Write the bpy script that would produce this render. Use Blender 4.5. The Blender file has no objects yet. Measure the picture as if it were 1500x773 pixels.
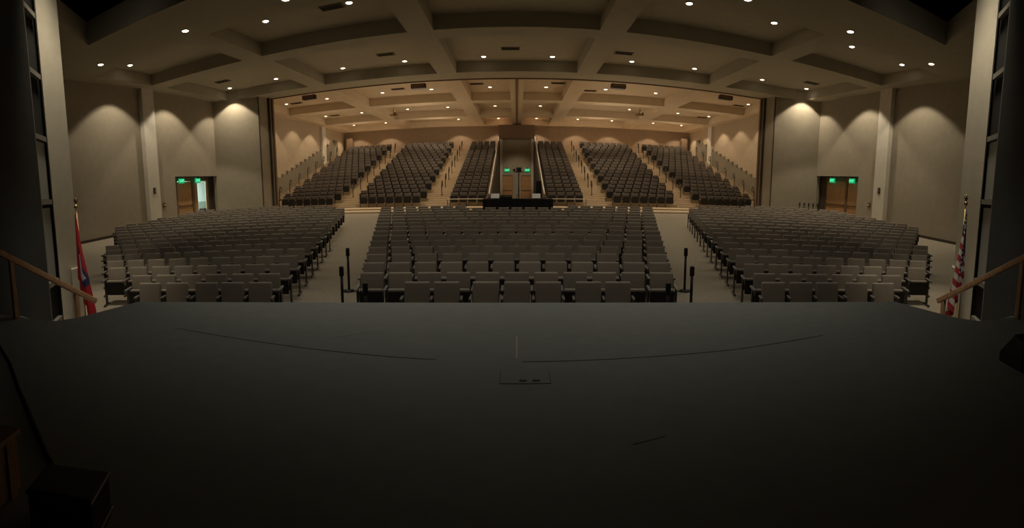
import bpy, bmesh, math, random
from mathutils import Vector, Matrix
random.seed(7)
C = bpy.context.scene.collection
SC = bpy.context.scene
PI = math.pi
ZC = 2.55                      # height of the lens above the lowest audience floor; all z below are measured from the lens

# ------------------------------------------------------------------ materials
def mat(name, col, rough=0.7, metal=0.0, noise=0.0, scale=30.0, bump=0.0, emit=None, estr=0.0, spec=0.3, sheen=0.0):
    m = bpy.data.materials.new(name); m.use_nodes = True
    nt = m.node_tree; b = nt.nodes['Principled BSDF']
    b.inputs['Base Color'].default_value = (*col, 1); b.inputs['Roughness'].default_value = rough
    b.inputs['Metallic'].default_value = metal; b.inputs['Specular IOR Level'].default_value = spec
    if sheen: b.inputs['Sheen Weight'].default_value = sheen
    if emit:
        b.inputs['Emission Color'].default_value = (*emit, 1); b.inputs['Emission Strength'].default_value = estr
    if noise or bump:
        tc = nt.nodes.new('ShaderNodeTexCoord'); n = nt.nodes.new('ShaderNodeTexNoise')
        n.inputs['Scale'].default_value = scale; n.inputs['Detail'].default_value = 5
        nt.links.new(tc.outputs['Object'], n.inputs['Vector'])
        if noise:
            r = nt.nodes.new('ShaderNodeValToRGB')
            r.color_ramp.elements[0].position = .3; r.color_ramp.elements[1].position = .7
            r.color_ramp.elements[0].color = (*[c * (1 - noise) for c in col], 1)
            r.color_ramp.elements[1].color = (*[min(1, c * (1 + noise)) for c in col], 1)
            nt.links.new(n.outputs['Fac'], r.inputs['Fac']); nt.links.new(r.outputs['Color'], b.inputs['Base Color'])
        if bump:
            bp = nt.nodes.new('ShaderNodeBump'); bp.inputs['Strength'].default_value = bump; bp.inputs['Distance'].default_value = .02
            nt.links.new(n.outputs['Fac'], bp.inputs['Height']); nt.links.new(bp.outputs['Normal'], b.inputs['Normal'])
    return m

def wood(name, c1, c2, scale=6.0, rough=.5):
    m = bpy.data.materials.new(name); m.use_nodes = True
    nt = m.node_tree; b = nt.nodes['Principled BSDF']; b.inputs['Roughness'].default_value = rough
    tc = nt.nodes.new('ShaderNodeTexCoord'); mp = nt.nodes.new('ShaderNodeMapping'); mp.inputs['Scale'].default_value = (8, 8, .8)
    n = nt.nodes.new('ShaderNodeTexNoise'); n.inputs['Scale'].default_value = scale; n.inputs['Detail'].default_value = 6; n.inputs['Distortion'].default_value = .8
    r = nt.nodes.new('ShaderNodeValToRGB'); r.color_ramp.elements[0].position = .35; r.color_ramp.elements[1].position = .68
    r.color_ramp.elements[0].color = (*c1, 1); r.color_ramp.elements[1].color = (*c2, 1)
    nt.links.new(tc.outputs['Object'], mp.inputs['Vector']); nt.links.new(mp.outputs['Vector'], n.inputs['Vector'])
    nt.links.new(n.outputs['Fac'], r.inputs['Fac']); nt.links.new(r.outputs['Color'], b.inputs['Base Color'])
    return m

M = {}
M['wall'] = mat('beige acoustic wall', (.33, .285, .215), .9, noise=.05, scale=3, bump=.04)
M['wall2'] = mat('warm rear hall wall', (.46, .37, .26), .9, noise=.05, scale=3)
M['back'] = mat('brown rear wall', (.27, .195, .13), .9, noise=.05, scale=3)
M['pilaster'] = mat('cream painted pilaster', (.62, .57, .48), .8, noise=.04, scale=4)
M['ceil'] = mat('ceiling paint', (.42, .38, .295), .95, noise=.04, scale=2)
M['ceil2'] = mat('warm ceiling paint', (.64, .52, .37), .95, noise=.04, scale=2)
M['carpet'] = mat('grey carpet', (.36, .315, .245), 1.0, noise=.12, scale=18, bump=.2, spec=.05)
M['tier'] = mat('beige tier carpet', (.54, .44, .31), 1.0, noise=.1, scale=14, bump=.1, spec=.05)
M['fabric'] = mat('grey brown upholstery', (.295, .255, .208), .95, noise=.14, scale=60, bump=.15, spec=.1, sheen=.1)
M['fabric2'] = mat('grey brown upholstery worn', (.33, .285, .23), .95, noise=.14, scale=60, bump=.15, spec=.1, sheen=.1)
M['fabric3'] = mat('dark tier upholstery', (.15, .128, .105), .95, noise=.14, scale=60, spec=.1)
M['black'] = mat('black plastic', (.016, .015, .014), .55)
M['blackmetal'] = mat('black metal', (.02, .019, .018), .4, metal=.3)
M['steel'] = mat('dark grey steel', (.10, .095, .085), .4, metal=.5)
M['arm'] = mat('grey armrest cap', (.17, .16, .145), .38, spec=.5)
M['stage'] = mat('black painted stage deck', (.27, .29, .275), .85, noise=.05, scale=5, bump=.03, spec=.12)
M['stageblk'] = mat('stage black', (.01, .01, .01), .9)
M['seam'] = mat('deck joint black', (.008, .008, .008), .9)
M['faint'] = mat('faint deck line', (.12, .125, .12), .9)
M['tape'] = mat('white tape', (.5, .5, .48), .7)
M['void'] = mat('black masking', (.004, .004, .004), 1)
M['panel'] = mat('dark charcoal panel', (.043, .046, .043), .75, noise=.1, scale=2)
M['slat'] = mat('grey slat', (.20, .19, .165), .7)
M['niche'] = mat('grey niche back', (.26, .27, .25), .5)
M['pier'] = mat('cream pier', (.50, .46, .37), .85, noise=.05, scale=4)
M['railwood'] = wood('handrail oak', (.62, .33, .16), (.85, .52, .28), 5, .4)
M['door'] = wood('door veneer', (.30, .155, .06), (.47, .265, .11), 4, .4)
M['doorframe'] = wood('door frame timber', (.1, .055, .025), (.16, .09, .04), 4, .5)
M['bar'] = mat('bronze bar', (.18, .12, .06), .4, metal=.6)
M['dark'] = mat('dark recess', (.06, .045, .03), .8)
M['booth'] = mat('dark brown booth', (.2, .13, .08), .8)
M['lens'] = mat('glowing lens', (1, .9, .75), .4, emit=(1, .86, .62), estr=9)
M['lensw'] = mat('warm glowing lens', (1, .85, .65), .4, emit=(1, .76, .45), estr=7)
M['ring'] = mat('white downlight trim', (.6, .56, .48), .5)
M['vent'] = mat('brown vent grille', (.16, .135, .1), .7)
M['exit'] = mat('green exit panel', (.0, .14, .06), .5, emit=(.01, .42, .16), estr=.8)
M['exitletter'] = mat('bright green letters', (.4, 1, .6), .5, emit=(.1, 1, .45), estr=1.1)
M['cloth'] = mat('black table cloth', (.012, .011, .011), .95, bump=.1, scale=40)
M['white'] = mat('white plastic', (.72, .72, .70), .4)
M['brass'] = mat('brass', (.75, .55, .22), .3, metal=1.0)
M['pale'] = mat('pale rail paint', (.58, .53, .44), .5)
M['corr'] = mat('corridor white wall', (.62, .7, .66), .8)
M['corrlow'] = mat('corridor wainscot', (.30, .36, .30), .8)
M['screen'] = mat('stair side panel', (.21, .18, .13), .85, noise=.1, scale=8)
M['crate'] = wood('plywood', (.2, .1, .03), (.3, .17, .06), 4, .7)

# ------------------------------------------------------------------ mesh helpers
def quad_box(bm, x0, x1, y0, y1, z0, z1, mi=0, mtx=None):
    v = [bm.verts.new(p) for p in ((x0,y0,z0),(x1,y0,z0),(x1,y1,z0),(x0,y1,z0),(x0,y0,z1),(x1,y0,z1),(x1,y1,z1),(x0,y1,z1))]
    if mtx is not None:
        for q in v: q.co = mtx @ q.co
    fs = []
    for f in ((0,3,2,1),(4,5,6,7),(0,1,5,4),(1,2,6,5),(2,3,7,6),(3,0,4,7)):
        fc = bm.faces.new([v[i] for i in f]); fc.material_index = mi; fs.append(fc)
    return v, fs

def bev(bm, off, seg=2):
    bmesh.ops.bevel(bm, geom=list(bm.edges), offset=off, segments=seg, affect='EDGES', profile=.6, clamp_overlap=True)

def prism(bm, pts, z0, z1, mi=0):
    a = [bm.verts.new((x, y, z0)) for x, y in pts]; b = [bm.verts.new((x, y, z1)) for x, y in pts]
    n = len(pts)
    fs = [bm.faces.new(list(reversed(a))), bm.faces.new(b)]
    for i in range(n):
        fs.append(bm.faces.new((a[i], a[(i+1) % n], b[(i+1) % n], b[i])))
    for f in fs: f.material_index = mi
    return fs

def lathe(bm, prof, seg=16, mi=0, c=(0, 0)):
    rings = []
    for r, z in prof:
        rings.append([bm.verts.new((c[0] + r*math.cos(2*PI*i/seg), c[1] + r*math.sin(2*PI*i/seg), z)) for i in range(seg)])
    for a, b in zip(rings, rings[1:]):
        for i in range(seg):
            f = bm.faces.new((a[i], a[(i+1) % seg], b[(i+1) % seg], b[i])); f.material_index = mi; f.smooth = True
    f = bm.faces.new(list(reversed(rings[0]))); f.material_index = mi
    f = bm.faces.new(rings[-1]); f.material_index = mi

def tube(bm, pts, r, seg=8, mi=0):
    pts = [Vector(p) for p in pts]; rings = []
    up = Vector((0, 0, 1))
    for i, p in enumerate(pts):
        d = (pts[min(i+1, len(pts)-1)] - pts[max(i-1, 0)]).normalized()
        a = d.cross(up)
        if a.length < .05: a = d.cross(Vector((1, 0, 0)))
        a.normalize(); b = d.cross(a).normalized()
        rings.append([bm.verts.new(p + r*(a*math.cos(2*PI*k/seg) + b*math.sin(2*PI*k/seg))) for k in range(seg)])
    for a, b in zip(rings, rings[1:]):
        for k in range(seg):
            f = bm.faces.new((a[k], a[(k+1) % seg], b[(k+1) % seg], b[k])); f.material_index = mi; f.smooth = True
    bm.faces.new(list(reversed(rings[0]))).material_index = mi; bm.faces.new(rings[-1]).material_index = mi

def obj(name, bm, mats, parent=None, loc=None, smooth=False):
    bmesh.ops.recalc_face_normals(bm, faces=list(bm.faces))
    me = bpy.data.meshes.new(name); bm.to_mesh(me); bm.free()
    if not isinstance(mats, (list, tuple)): mats = [mats]
    for m in mats: me.materials.append(M[m] if isinstance(m, str) else m)
    if smooth:
        for p in me.polygons: p.use_smooth = True
    o = bpy.data.objects.new(name, me); C.objects.link(o)
    if parent is not None: o.parent = parent
    if loc is not None: o.location = loc
    return o

def struct(name, bm, mats):
    o = obj(name, bm, mats, loc=(0, 0, ZC)); o['kind'] = 'structure'; return o

def sbox(name, x0, x1, y0, y1, z0, z1, m, b=0):
    bm = bmesh.new(); quad_box(bm, min(x0,x1), max(x0,x1), y0, y1, z0, z1)
    if b: bev(bm, b)
    return struct(name, bm, m)

def tag(o, label, cat, group=None):
    o['label'] = label; o['category'] = cat
    if group: o['group'] = group
    return o

def thing(name, label, cat, loc, rz=0, group=None):
    o = bpy.data.objects.new(name, None); C.objects.link(o); o.empty_display_size = .2
    o.location = (loc[0], loc[1], loc[2] + ZC); o.rotation_euler = (0, 0, rz)
    return tag(o, label, cat, group)

def copy_tree(root, loc, rz, label, group=None):
    r = root.copy(); C.objects.link(r)
    r.location = (loc[0], loc[1], loc[2] + ZC); r.rotation_euler = (0, 0, rz)
    r['label'] = label
    if group: r['group'] = group
    for ch in list(root.children):
        c = ch.copy(); C.objects.link(c); c.parent = r
        for g in ch.children:
            d = g.copy(); C.objects.link(d); d.parent = c
    return r

ORD = ['zeroth','first','second','third','fourth','fifth','sixth','seventh','eighth','ninth','tenth','eleventh','twelfth','thirteenth','fourteenth','fifteenth','sixteenth','seventeenth','eighteenth','nineteenth','twentieth','twenty-first','twenty-second','twenty-third','twenty-fourth']
SIDE = {-1: 'red flag side', 1: 'striped flag side'}

# ------------------------------------------------------------------ audience floor: shallow dish about a point behind the stage
YC = -9.0
def fz(x, y):
    R = math.hypot(x, y - YC)
    return min(-2.484 + .06*(R - 17.76), -1.5)

bm = bmesh.new()
nx, ny = 72, 60
xs = [-18.05 + 36.1*i/nx for i in range(nx+1)]; ys = [-4.0 + (27.0+4.0)*j/ny for j in range(ny+1)]
g = [[bm.verts.new((x, y, fz(x, y))) for x in xs] for y in ys]
for j in range(ny):
    for i in range(nx):
        bm.faces.new((g[j][i], g[j][i+1], g[j+1][i+1], g[j+1][i])).smooth = True
struct('floor', bm, 'carpet')

# ------------------------------------------------------------------ raked rear seating: straight treads
TY0, TP, TZ0, TR, NT = 30.7, .88, -1.30, .27, 18
def ty(k): return TY0 + TP*k
def tz(k): return TZ0 + TR*k
AIS = [(4.35, 5.85), (10.75, 11.95), (16.75, 18.0)]
for s in (-1, 1):
    bm = bmesh.new()
    def sb(x0, x1, y0, y1, z0, z1): quad_box(bm, min(s*x0, s*x1), max(s*x0, s*x1), y0, y1, z0, z1)
    sb(1.65, 18, 26.95, 28.7, -2.0, -1.40)
    sb(1.65, 18, 28.65, ty(0)-.73, -2.0, -1.30)
    for k in range(NT):
        y1 = ty(k) + .15 if k < NT-1 else 48.4
        sb(1.65, 18, ty(k)-.73, y1, tz(k)-.6, tz(k))
    for a, b in AIS:
        for k in range(NT-1):
            sb(a, b, ty(k)-.29, ty(k)+.16, tz(k)-.02, tz(k)+.135)
    struct('floor_tier_' + ('left' if s < 0 else 'right'), bm, 'tier')
bm = bmesh.new(); quad_box(bm, -1.66, 1.66, 26.95, 47.2, -1.9, -1.5)
struct('floor_entry_passage', bm, 'carpet')
# entry passage between the two inner tiers: parapet walls following the rake, end wall
for s in (-1, 1):
    bm = bmesh.new()
    prof = [(29.6, -1.9), (47.0, -1.9), (47.0, tz(18)+.85), (46.2, tz(17)+.85), (29.9, tz(0)+.72), (29.6, tz(0)+.6)]
    a = [bm.verts.new((s*1.62, y, z)) for y, z in prof]; b = [bm.verts.new((s*1.80, y, z)) for y, z in prof]
    bm.faces.new(a); bm.faces.new(list(reversed(b)))
    for i in range(len(prof)):
        bm.faces.new((a[i], b[i], b[(i+1) % len(prof)], a[(i+1) % len(prof)]))
    struct('wall_passage_' + ('left' if s < 0 else 'right'), bm, 'dark')  # shadow on the parapet faces is put into this dark colour
    sbox('trim_passage', s*1.40, s*1.63, 46.45, 46.75, -1.5, 4.45, 'pilaster')
bm = bmesh.new()
for x0, x1, z0, z1 in ((-1.65, -1.40, -1.5, 1.0), (-.42, .46, -1.5, 1.0), (1.42, 1.65, -1.5, 1.0), (-1.65, 1.65, 1.0, 4.5)):
    quad_box(bm, x0, x1, 46.7, 47.0, z0, z1)
struct('wall_passage_end', bm, 'wall')
bm = bmesh.new(); quad_box(bm, -1.72, 1.72, 46.3, 48.3, 4.45, 5.75); struct('wall_projection_booth', bm, 'booth')

# ------------------------------------------------------------------ side, corner and rear walls
H = 5.9; HC = 6.45
for s in (-1, 1):
    nm = 'left' if s < 0 else 'right'
    bm = bmesh.new()
    def wb(x0, x1, y0, y1, z0, z1): quad_box(bm, min(s*x0, s*x1), max(s*x0, s*x1), y0, y1, z0, z1)
    wb(18, 18.3, 4.0, 20.95, -3.2, 6.5)
    wb(18, 18.3, 20.95, 25.1, 1.25, 6.5)
    wb(18, 18.3, 25.1, 25.6, -3.2, 6.5)
    struct('wall_' + nm, bm, 'wall')
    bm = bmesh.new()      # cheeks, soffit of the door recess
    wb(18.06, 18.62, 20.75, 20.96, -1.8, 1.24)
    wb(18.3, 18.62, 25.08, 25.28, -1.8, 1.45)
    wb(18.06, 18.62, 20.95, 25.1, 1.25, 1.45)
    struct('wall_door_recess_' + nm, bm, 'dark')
    bm = bmesh.new(); wb(18, 19.2, 20.8, 25.2, -1.9, -1.505); struct('floor_recess_' + nm, bm, 'carpet')
    # angled corner wall and the jamb of the folding partition
    bm = bmesh.new(); prism(bm, [(s*18.05, 25.05), (s*15.15, 26.02), (s*15.2, 26.3), (s*18.05, 25.4)], -2, 6.5)
    struct('wall_corner_' + nm, bm, 'wall')
    bm = bmesh.new(); prism(bm, [(s*15.15, 26.02), (s*14.88, 27.2), (s*15.3, 27.25), (s*15.6, 26.1)], -2, 6.5)
    struct('wall_jamb_' + nm, bm, 'wall')
    sbox('trim_partition_edge_' + nm, s*15.17, s*15.22, 25.96, 26.05, -1.9, 5.9, 'dark')
    sbox('trim_partition_track_' + nm, s*14.84, s*14.98, 26.75, 26.85, -1.9, 5.9, 'dark')
    sbox('trim_partition_post_' + nm, s*14.78, s*15.0, 27.08, 27.24, -1.9, 5.9, 'booth')
    # pilasters
    for y0, y1, zz, m in ((18.42, 19.3, -1.9, 'pilaster'),):
        sbox('trim_pilaster_front_' + nm, s*17.72, s*18.02, y0, y1, zz, 5.9, m)
    # rear hall
    sbox('wall_rear_hall_' + nm, s*18, s*18.3, 25.6, 48.7, -2, 6.5, 'wall2')
    for y0 in (31.6, 41.9):
        sbox('trim_pilaster_rear_' + nm, s*17.74, s*18.02, y0, y0+.85, -1.8, 5.9, 'pilaster')
    # stepped dado panels beside the wall stair
    bm = bmesh.new()
    for k in range(1, NT):
        wb(17.86, 17.99, ty(k)-.40, ty(k)+.48, tz(k)-.3, tz(k)+1.62)
    struct('trim_dado_' + nm, bm, 'screen')
    bm = bmesh.new()
    for i in range(24):
        y0 = 6.0 + i*(20.9-6.0)/24; y1 = 6.0 + (i+1)*(20.9-6.0)/24
        za, zb_ = fz(s*18, y0), fz(s*18, y1)
        v = [bm.verts.new((s*17.97, y, z)) for y, z in ((y0, za-.02), (y1, zb_-.02), (y1, zb_+.13), (y0, za+.13))]; bm.faces.new(v)
        v = [bm.verts.new((x, y, z)) for x, y, z in ((s*17.97, y0, za+.13), (s*17.97, y1, zb_+.13), (s*18.01, y1, zb_+.13), (s*18.01, y0, za+.13))]; bm.faces.new(v)
    struct('baseboard_' + nm, bm, 'dark')
bm = bmesh.new()
quad_box(bm, -18.2, -1.72, 48.4, 48.7, -2, 6.5); quad_box(bm, 1.72, 18.2, 48.4, 48.7, -2, 6.5); quad_box(bm, -1.75, 1.75, 48.3, 48.7, -2, 6.5)
struct('wall_back', bm, 'back')
for s in (-1, 1):
    sbox('trim_back_corner', s*16.9, s*17.5, 47.7, 48.4, 3.2, 5.2, 'booth')

# ------------------------------------------------------------------ ceiling: slab and coffer beams
bm = bmesh.new(); quad_box(bm, -18.3, 18.3, 13.0, 27.0, HC, HC+.3); struct('ceiling', bm, 'ceil')
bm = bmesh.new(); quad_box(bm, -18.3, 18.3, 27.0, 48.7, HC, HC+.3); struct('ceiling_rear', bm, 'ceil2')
def beam(x0, x1, y0, y1, m, z0=H):
    return sbox('ceiling_beam', x0, x1, y0, y1, z0, HC+.02, m)
bm = bmesh.new()       # soffit above the stage lip with its splayed cut-out
for part in ([(-13.85, 11.75), (13.85, 11.75), (13.85, 14.7), (-13.85, 14.7)],
             [(-18.2, 4.0), (-10.2, 5.5), (-12.0, 8.4), (-13.85, 11.75), (-13.85, 14.7), (-18.2, 14.7)],
             [(18.2, 4.0), (18.2, 14.7), (13.85, 14.7), (13.85, 11.75), (12.0, 8.4), (10.2, 5.5)]):
    prism(bm, part, H, HC+.3)
struct('ceiling_soffit', bm, 'ceil')
LX = [(-18.2, -17.1), (-11.57, -10.55), (-4.17, -3.15), (3.15, 4.17), (10.55, 11.57), (17.1, 18.2)]
beam(-18.2, 18.2, 18.6, 19.65, 'ceil'); beam(-18.2, 18.2, 25.6, 27.15, 'ceil')
for a, b in LX:
    beam(a, b, 14.7, 18.6, 'ceil'); beam(a, b, 19.65, 25.6, 'ceil')
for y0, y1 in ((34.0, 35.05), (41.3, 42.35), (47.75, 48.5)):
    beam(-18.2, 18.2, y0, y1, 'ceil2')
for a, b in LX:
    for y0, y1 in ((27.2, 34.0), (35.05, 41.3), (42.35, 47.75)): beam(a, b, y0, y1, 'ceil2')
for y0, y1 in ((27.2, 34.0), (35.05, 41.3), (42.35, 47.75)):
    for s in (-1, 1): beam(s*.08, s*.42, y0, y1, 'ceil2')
sbox('trim_ceiling_track', -.08, .08, 27.2, 48.3, 5.86, HC, 'booth')
sbox('trim_header_track', -15, 15, 27.12, 27.24, 5.85, 6.0, 'booth')
# black masking over and around the stage
bm = bmesh.new()
quad_box(bm, -18.3, 18.3, -6, 14, 11, 11.2); quad_box(bm, -18.5, -18.3, -6, 14, 5.9, 11); quad_box(bm, 18.3, 18.5, -6, 14, 5.9, 11)
quad_box(bm, -18.3, 18.3, 13.6, 14.0, 6.7, 11); quad_box(bm, -18.3, 18.3, -6.2, -6, -2, 11)
struct('wall_fly_tower', bm, 'void')

# ------------------------------------------------------------------ stage
def arc_pts():
    pts = []
    for i in range(25):
        x = -5.45 + 10.9*i/24
        pts.append((x, 6.43 - x*x/(2*12.3)))
    return pts
front = arc_pts()
outline = [(-13.5, -5.9), (13.5, -5.9), (13.5, 2.4), (8.2, 3.1), (6.8, 3.4), (6.3, 3.53), (5.9, 3.6), (5.62, 3.72), (5.5, 4.0)] + list(reversed(front)) + \
          [(-5.5, 4.0), (-5.62, 3.72), (-5.9, 3.6), (-6.3, 3.53), (-6.8, 3.4), (-8.2, 3.1), (-13.5, 2.4)]
bm = bmesh.new(); prism(bm, outline, -1.66, -1.6)
struct('floor_stage', bm, 'stage')
bm = bmesh.new(); prism(bm, [(x*.995, y - .03) for x, y in outline], -2.9, -1.66); struct('wall_stage_fascia', bm, 'stageblk')
bm = bmesh.new()
pp = [(-3.9, 4.33), (-3.4, 4.31), (-2.07, 4.26), (-1, 4.225), (-.75, 4.222)]
for seq in (pp, [(.05, 4.21), (1.04, 4.22), (2.2, 4.2), (3.3, 4.27)]):
    for (x0, y0), (x1, y1) in zip(seq, seq[1:]):
        v = [bm.verts.new(p) for p in ((x0, y0-.006, -1.5985), (x1, y1-.006, -1.5985), (x1, y1+.006, -1.5985), (x0, y0+.006, -1.5985))]
        bm.faces.new(v)
struct('trim_stage_joint', bm, 'seam')
def strip(name, label, x0, y0, x1, y1, w, m, cat):
    bm = bmesh.new(); d = Vector((x1-x0, y1-y0)); L = d.length
    quad_box(bm, -L/2, L/2, -w/2, w/2, 0, .002)
    o = obj(name, bm, m); o.location = ((x0+x1)/2, (y0+y1)/2, -1.6+ZC); o.rotation_euler = (0, 0, math.atan2(d.y, d.x)); tag(o, label, cat)
strip('tape_mark', 'thin white tape line running upstage at centre of the stage lip', 0, 4.3, 0, 4.95, .012, 'tape', 'tape')
strip('tape_mark', 'short faint tape line slanting on the stage deck, red flag side of centre', -1.95, 4.62, -1.62, 4.95, .008, 'niche', 'tape')
strip('tape_mark', 'short dark tape dash on the stage deck, striped flag side', .72, 2.74, .95, 2.79, .006, 'faint', 'tape')
# floor pocket in the deck
t = thing('floor_pocket', 'rectangular power pocket lid set into the stage deck at centre', 'floor pocket', (.07, 3.85, -1.6))
bm = bmesh.new(); quad_box(bm, -.212, .212, -.132, .132, 0, .002); obj('frame', bm, 'faint', t)
bm = bmesh.new(); quad_box(bm, -.205, .205, -.125, .125, .002, .004); obj('lid', bm, 'stage', t)
for x in (-.02, .09): 
    bm = bmesh.new(); quad_box(bm, x-.03, x+.03, -.09, -.06, .006, .009); obj('finger_slot', bm, 'black', t)

# side stairs and handrails
for s in (-1, 1):
    bm = bmesh.new()
    for i in range(6):
        y0 = 3.66 + .27*i; zt = -1.6 - .155*(i+1)
        quad_box(bm, min(s*5.7, s*6.95), max(s*5.7, s*6.95), y0 if i == 0 else y0 - .01, y0 + .27, -2.75, zt)
    o = obj('stage_stairs', bm, 'stage', loc=(0, 0, ZC)); tag(o, f'dark stair flight down from the stage beside the handrail, {SIDE[s]}', 'stairs')
    X = s*6.25
    t = thing('stage_handrail', f'sloping wooden handrail on posts at the stage stairs, {SIDE[s]}', 'handrail', (X, 3.44, -1.6))
    t['group'] = 'stage handrails'
    bm = bmesh.new()
    a, b = Vector((0, -.2, 1.04)), Vector((0, 1.55, -.02))
    dirv = (b-a).normalized(); L = (b-a).length
    ang = math.atan2(-dirv.z, dirv.y)
    quad_box(bm, -.045, .045, 0, L, -.045, .045); bev(bm, .018, 2)
    o = obj('rail', bm, 'railwood', t); o.location = a; o.rotation_euler = (-ang, 0, 0)
    for y in ((0, 1.43) if s > 0 else (0, 1.16)):
        zr = 1.04 - (y+.2)*1.06/1.75
        bm = bmesh.new(); zb = .003 if y == 0 else -.155*(int((3.44+y-3.66)/.27)+1) + .004
        quad_box(bm, -.035, .035, y-.035, y+.035, zb, zr-.03); bev(bm, .008, 1)
        obj('post', bm, 'railwood', t)

# proscenium: lit pier, niche tower and dark splayed panel
def pol(az, d): 
    a = math.radians(az); return (math.sin(a)*d, math.cos(a)*d)
for s in (-1, 1):
    nm = 'left' if s < 0 else 'right'
    def P(az, d): x, y = pol(az, d); return (s*x, y)
    bm = bmesh.new(); prism(bm, [P(55.45, 9.95), P(54.6, 10.1), P(52.95, 10.45), P(52.95, 11.0), P(55.6, 10.6)], -2.8, 6.6)
    struct('wall_pier_' + nm, bm, 'pier')
    bm = bmesh.new(); prism(bm, [P(54.0, 10.0), P(52.75, 10.3), P(52.75, 10.7), P(54.0, 10.4)], -2.8, -1.32)
    struct('trim_pier_plinth_' + nm, bm, 'pier')
    A, B = Vector(P(56.85, 9.2)), Vector(P(55.55, 9.92))
    bm = bmesh.new()
    n = (B-A).normalized(); nr = Vector((n.y, -n.x))*(-s)
    back = [A + nr*-.3, B + nr*-.3]
    if (A + nr).length > A.length: back = [A + nr*.3, B + nr*.3]; 
    off = back[0]-A
    prism(bm, [tuple(A+off*.3-n*.1), tuple(B+off*.3+n*.3), tuple(B+off*.6+n*.3), tuple(A+off*.6-n*.1)], -2.8, 6.6)
    struct('wall_niche_back_' + nm, bm, 'stageblk')
    bm = bmesh.new()
    prism(bm, [tuple(A+off*.2), tuple(B+off*.2), tuple(B+off*.3), tuple(A+off*.3)], -1.45, .02); 
    prism(bm, [tuple(A+off*.2), tuple(B+off*.2), tuple(B+off*.3), tuple(A+off*.3)], .2, 1.35)
    struct('wall_niche_panel_' + nm, bm, 'niche')
    bm = bmesh.new()
    for z in (5.1, 3.9, 2.68, 1.42, .14, -1.5, -2.3):
        prism(bm, [tuple(A), tuple(B), tuple(B+off), tuple(A+off)], z-.05, z+.05)
    struct('trim_niche_shelf_' + nm, bm, 'slat')
    bm = bmesh.new(); prism(bm, [tuple(A), tuple(A + n*.035), tuple(A + n*.035 + off), tuple(A+off)], -2.8, 6.6); struct('trim_niche_edge_' + nm, bm, 'slat')
    bm = bmesh.new(); prism(bm, [P(56.87, 9.2), P(63, 8.2), P(76, 7.4), P(100, 7.6), P(100, 7.9), P(76, 7.8), P(63, 8.6), P(57.0, 9.5)], -2.8, 9)
    struct('wall_proscenium_' + nm, bm, 'panel')

# ------------------------------------------------------------------ theatre chairs
def mk_back(down=False):
    bm = bmesh.new()
    v, f = quad_box(bm, -.224, .224, -.04, .04, (.43 if not down else .42), .885)
    bev(bm, .028, 3)
    for q in bm.verts:
        t = (q.co.z-.4)/.5
        q.co.y += -.05 + .055*t - .012*(1 - (q.co.x/.235)**2)*(-1)      # recline and shallow dish
    return bm
def mk_seat():
    bm = bmesh.new(); quad_box(bm, -.215, .215, -.215, -.115, .30, .605); bev(bm, .03, 3); 
    for q in bm.verts: q.co.y += (.605-q.co.z)*.12
    return bm
def mk_pan():
    bm = bmesh.new(); quad_box(bm, -.222, .222, -.245, -.2, .255, .565); bev(bm, .012, 2)
    for q in bm.verts: q.co.y += (.605-q.co.z)*.12
    return bm
def mk_seat_down():
    bm = bmesh.new(); quad_box(bm, -.215, .215, -.5, -.06, .38, .47); bev(bm, .03, 3); return bm
def mk_pan_down():
    bm = bmesh.new(); quad_box(bm, -.21, .21, -.48, -.08, .34, .39); bev(bm, .01, 2); return bm
def mk_shell():
    bm = bmesh.new(); quad_box(bm, -.215, .215, .0, .03, .3, .84); bev(bm, .01, 1)
    for q in bm.verts:
        q.co.y += -.04 + .055*(q.co.z-.4)/.5 + .035
    return bm
def mk_leg(x):
    bm = bmesh.new()
    quad_box(bm, x-.018, x+.018, -.19, -.10, .03, .60); quad_box(bm, x-.022, x+.022, -.33, .05, 0, .035); bev(bm, .006, 1); return bm
def mk_arm(x, down=False):
    bm = bmesh.new(); quad_box(bm, x-.03 + (.012 if down and x < 0 else 0), x+.03 - (.012 if down and x > 0 else 0), -.24 if down else -.36, .0, .60, .645); bev(bm, .016, 2)
    for q in bm.verts: q.co.z += -.06*max(0, (-.2-q.co.y)) * 2
    return bm
def mk_stan(x):
    bm = bmesh.new(); quad_box(bm, x-.016, x+.016, -.34, -.27, .05, .6); quad_box(bm, x-.016, x+.016, -.34, -.0, .12, .6); bev(bm, .006, 1); return bm

HP = .262
fab = ['fabric', 'fabric2']
protos = {}
def proto(down, end, fb):
    HP = .262
    """end: -1 standard on its own negative side only, +1 additionally closes the row on the positive side"""
    key = (down, end, fb)
    if key in protos: return protos[key], False
    t = thing('theatre_chair', 'x', 'chair', (0, 0, 0))
    m = fab[fb]
    b = obj('backrest', mk_back(down), m, t, smooth=True)
    obj('back_shell', mk_shell(), 'black', b)
    if down:
        st = obj('seat', mk_seat_down(), m, t, smooth=True); obj('seat_pan', mk_pan_down(), 'black', st)
    else:
        st = obj('seat', mk_seat(), m, t, smooth=True); obj('seat_pan', mk_pan(), 'black', st)
    obj('leg', mk_leg(-HP), 'steel', t); obj('armrest', mk_arm(-HP, down), 'arm', t, smooth=True)
    if end > 0:
        obj('leg', mk_leg(HP), 'steel', t); obj('armrest', mk_arm(HP, down), 'arm', t, smooth=True)
    protos[key] = t
    return t, True

seats = []      # (x, y, z, rotation, block, row, index from reference, count, down, end)
def on_arc(phi, R): return (math.sin(phi)*R, YC + math.cos(phi)*R)
def Rk(k): return 17.07 if k == 1 else 17.76 + .878*(k-2)
def put(phi, R, block, row, i, n, down, end):
    x, y = on_arc(phi, R); seats.append((x, y, fz(x, y), -phi, block, row, i, n, down, end))

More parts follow.
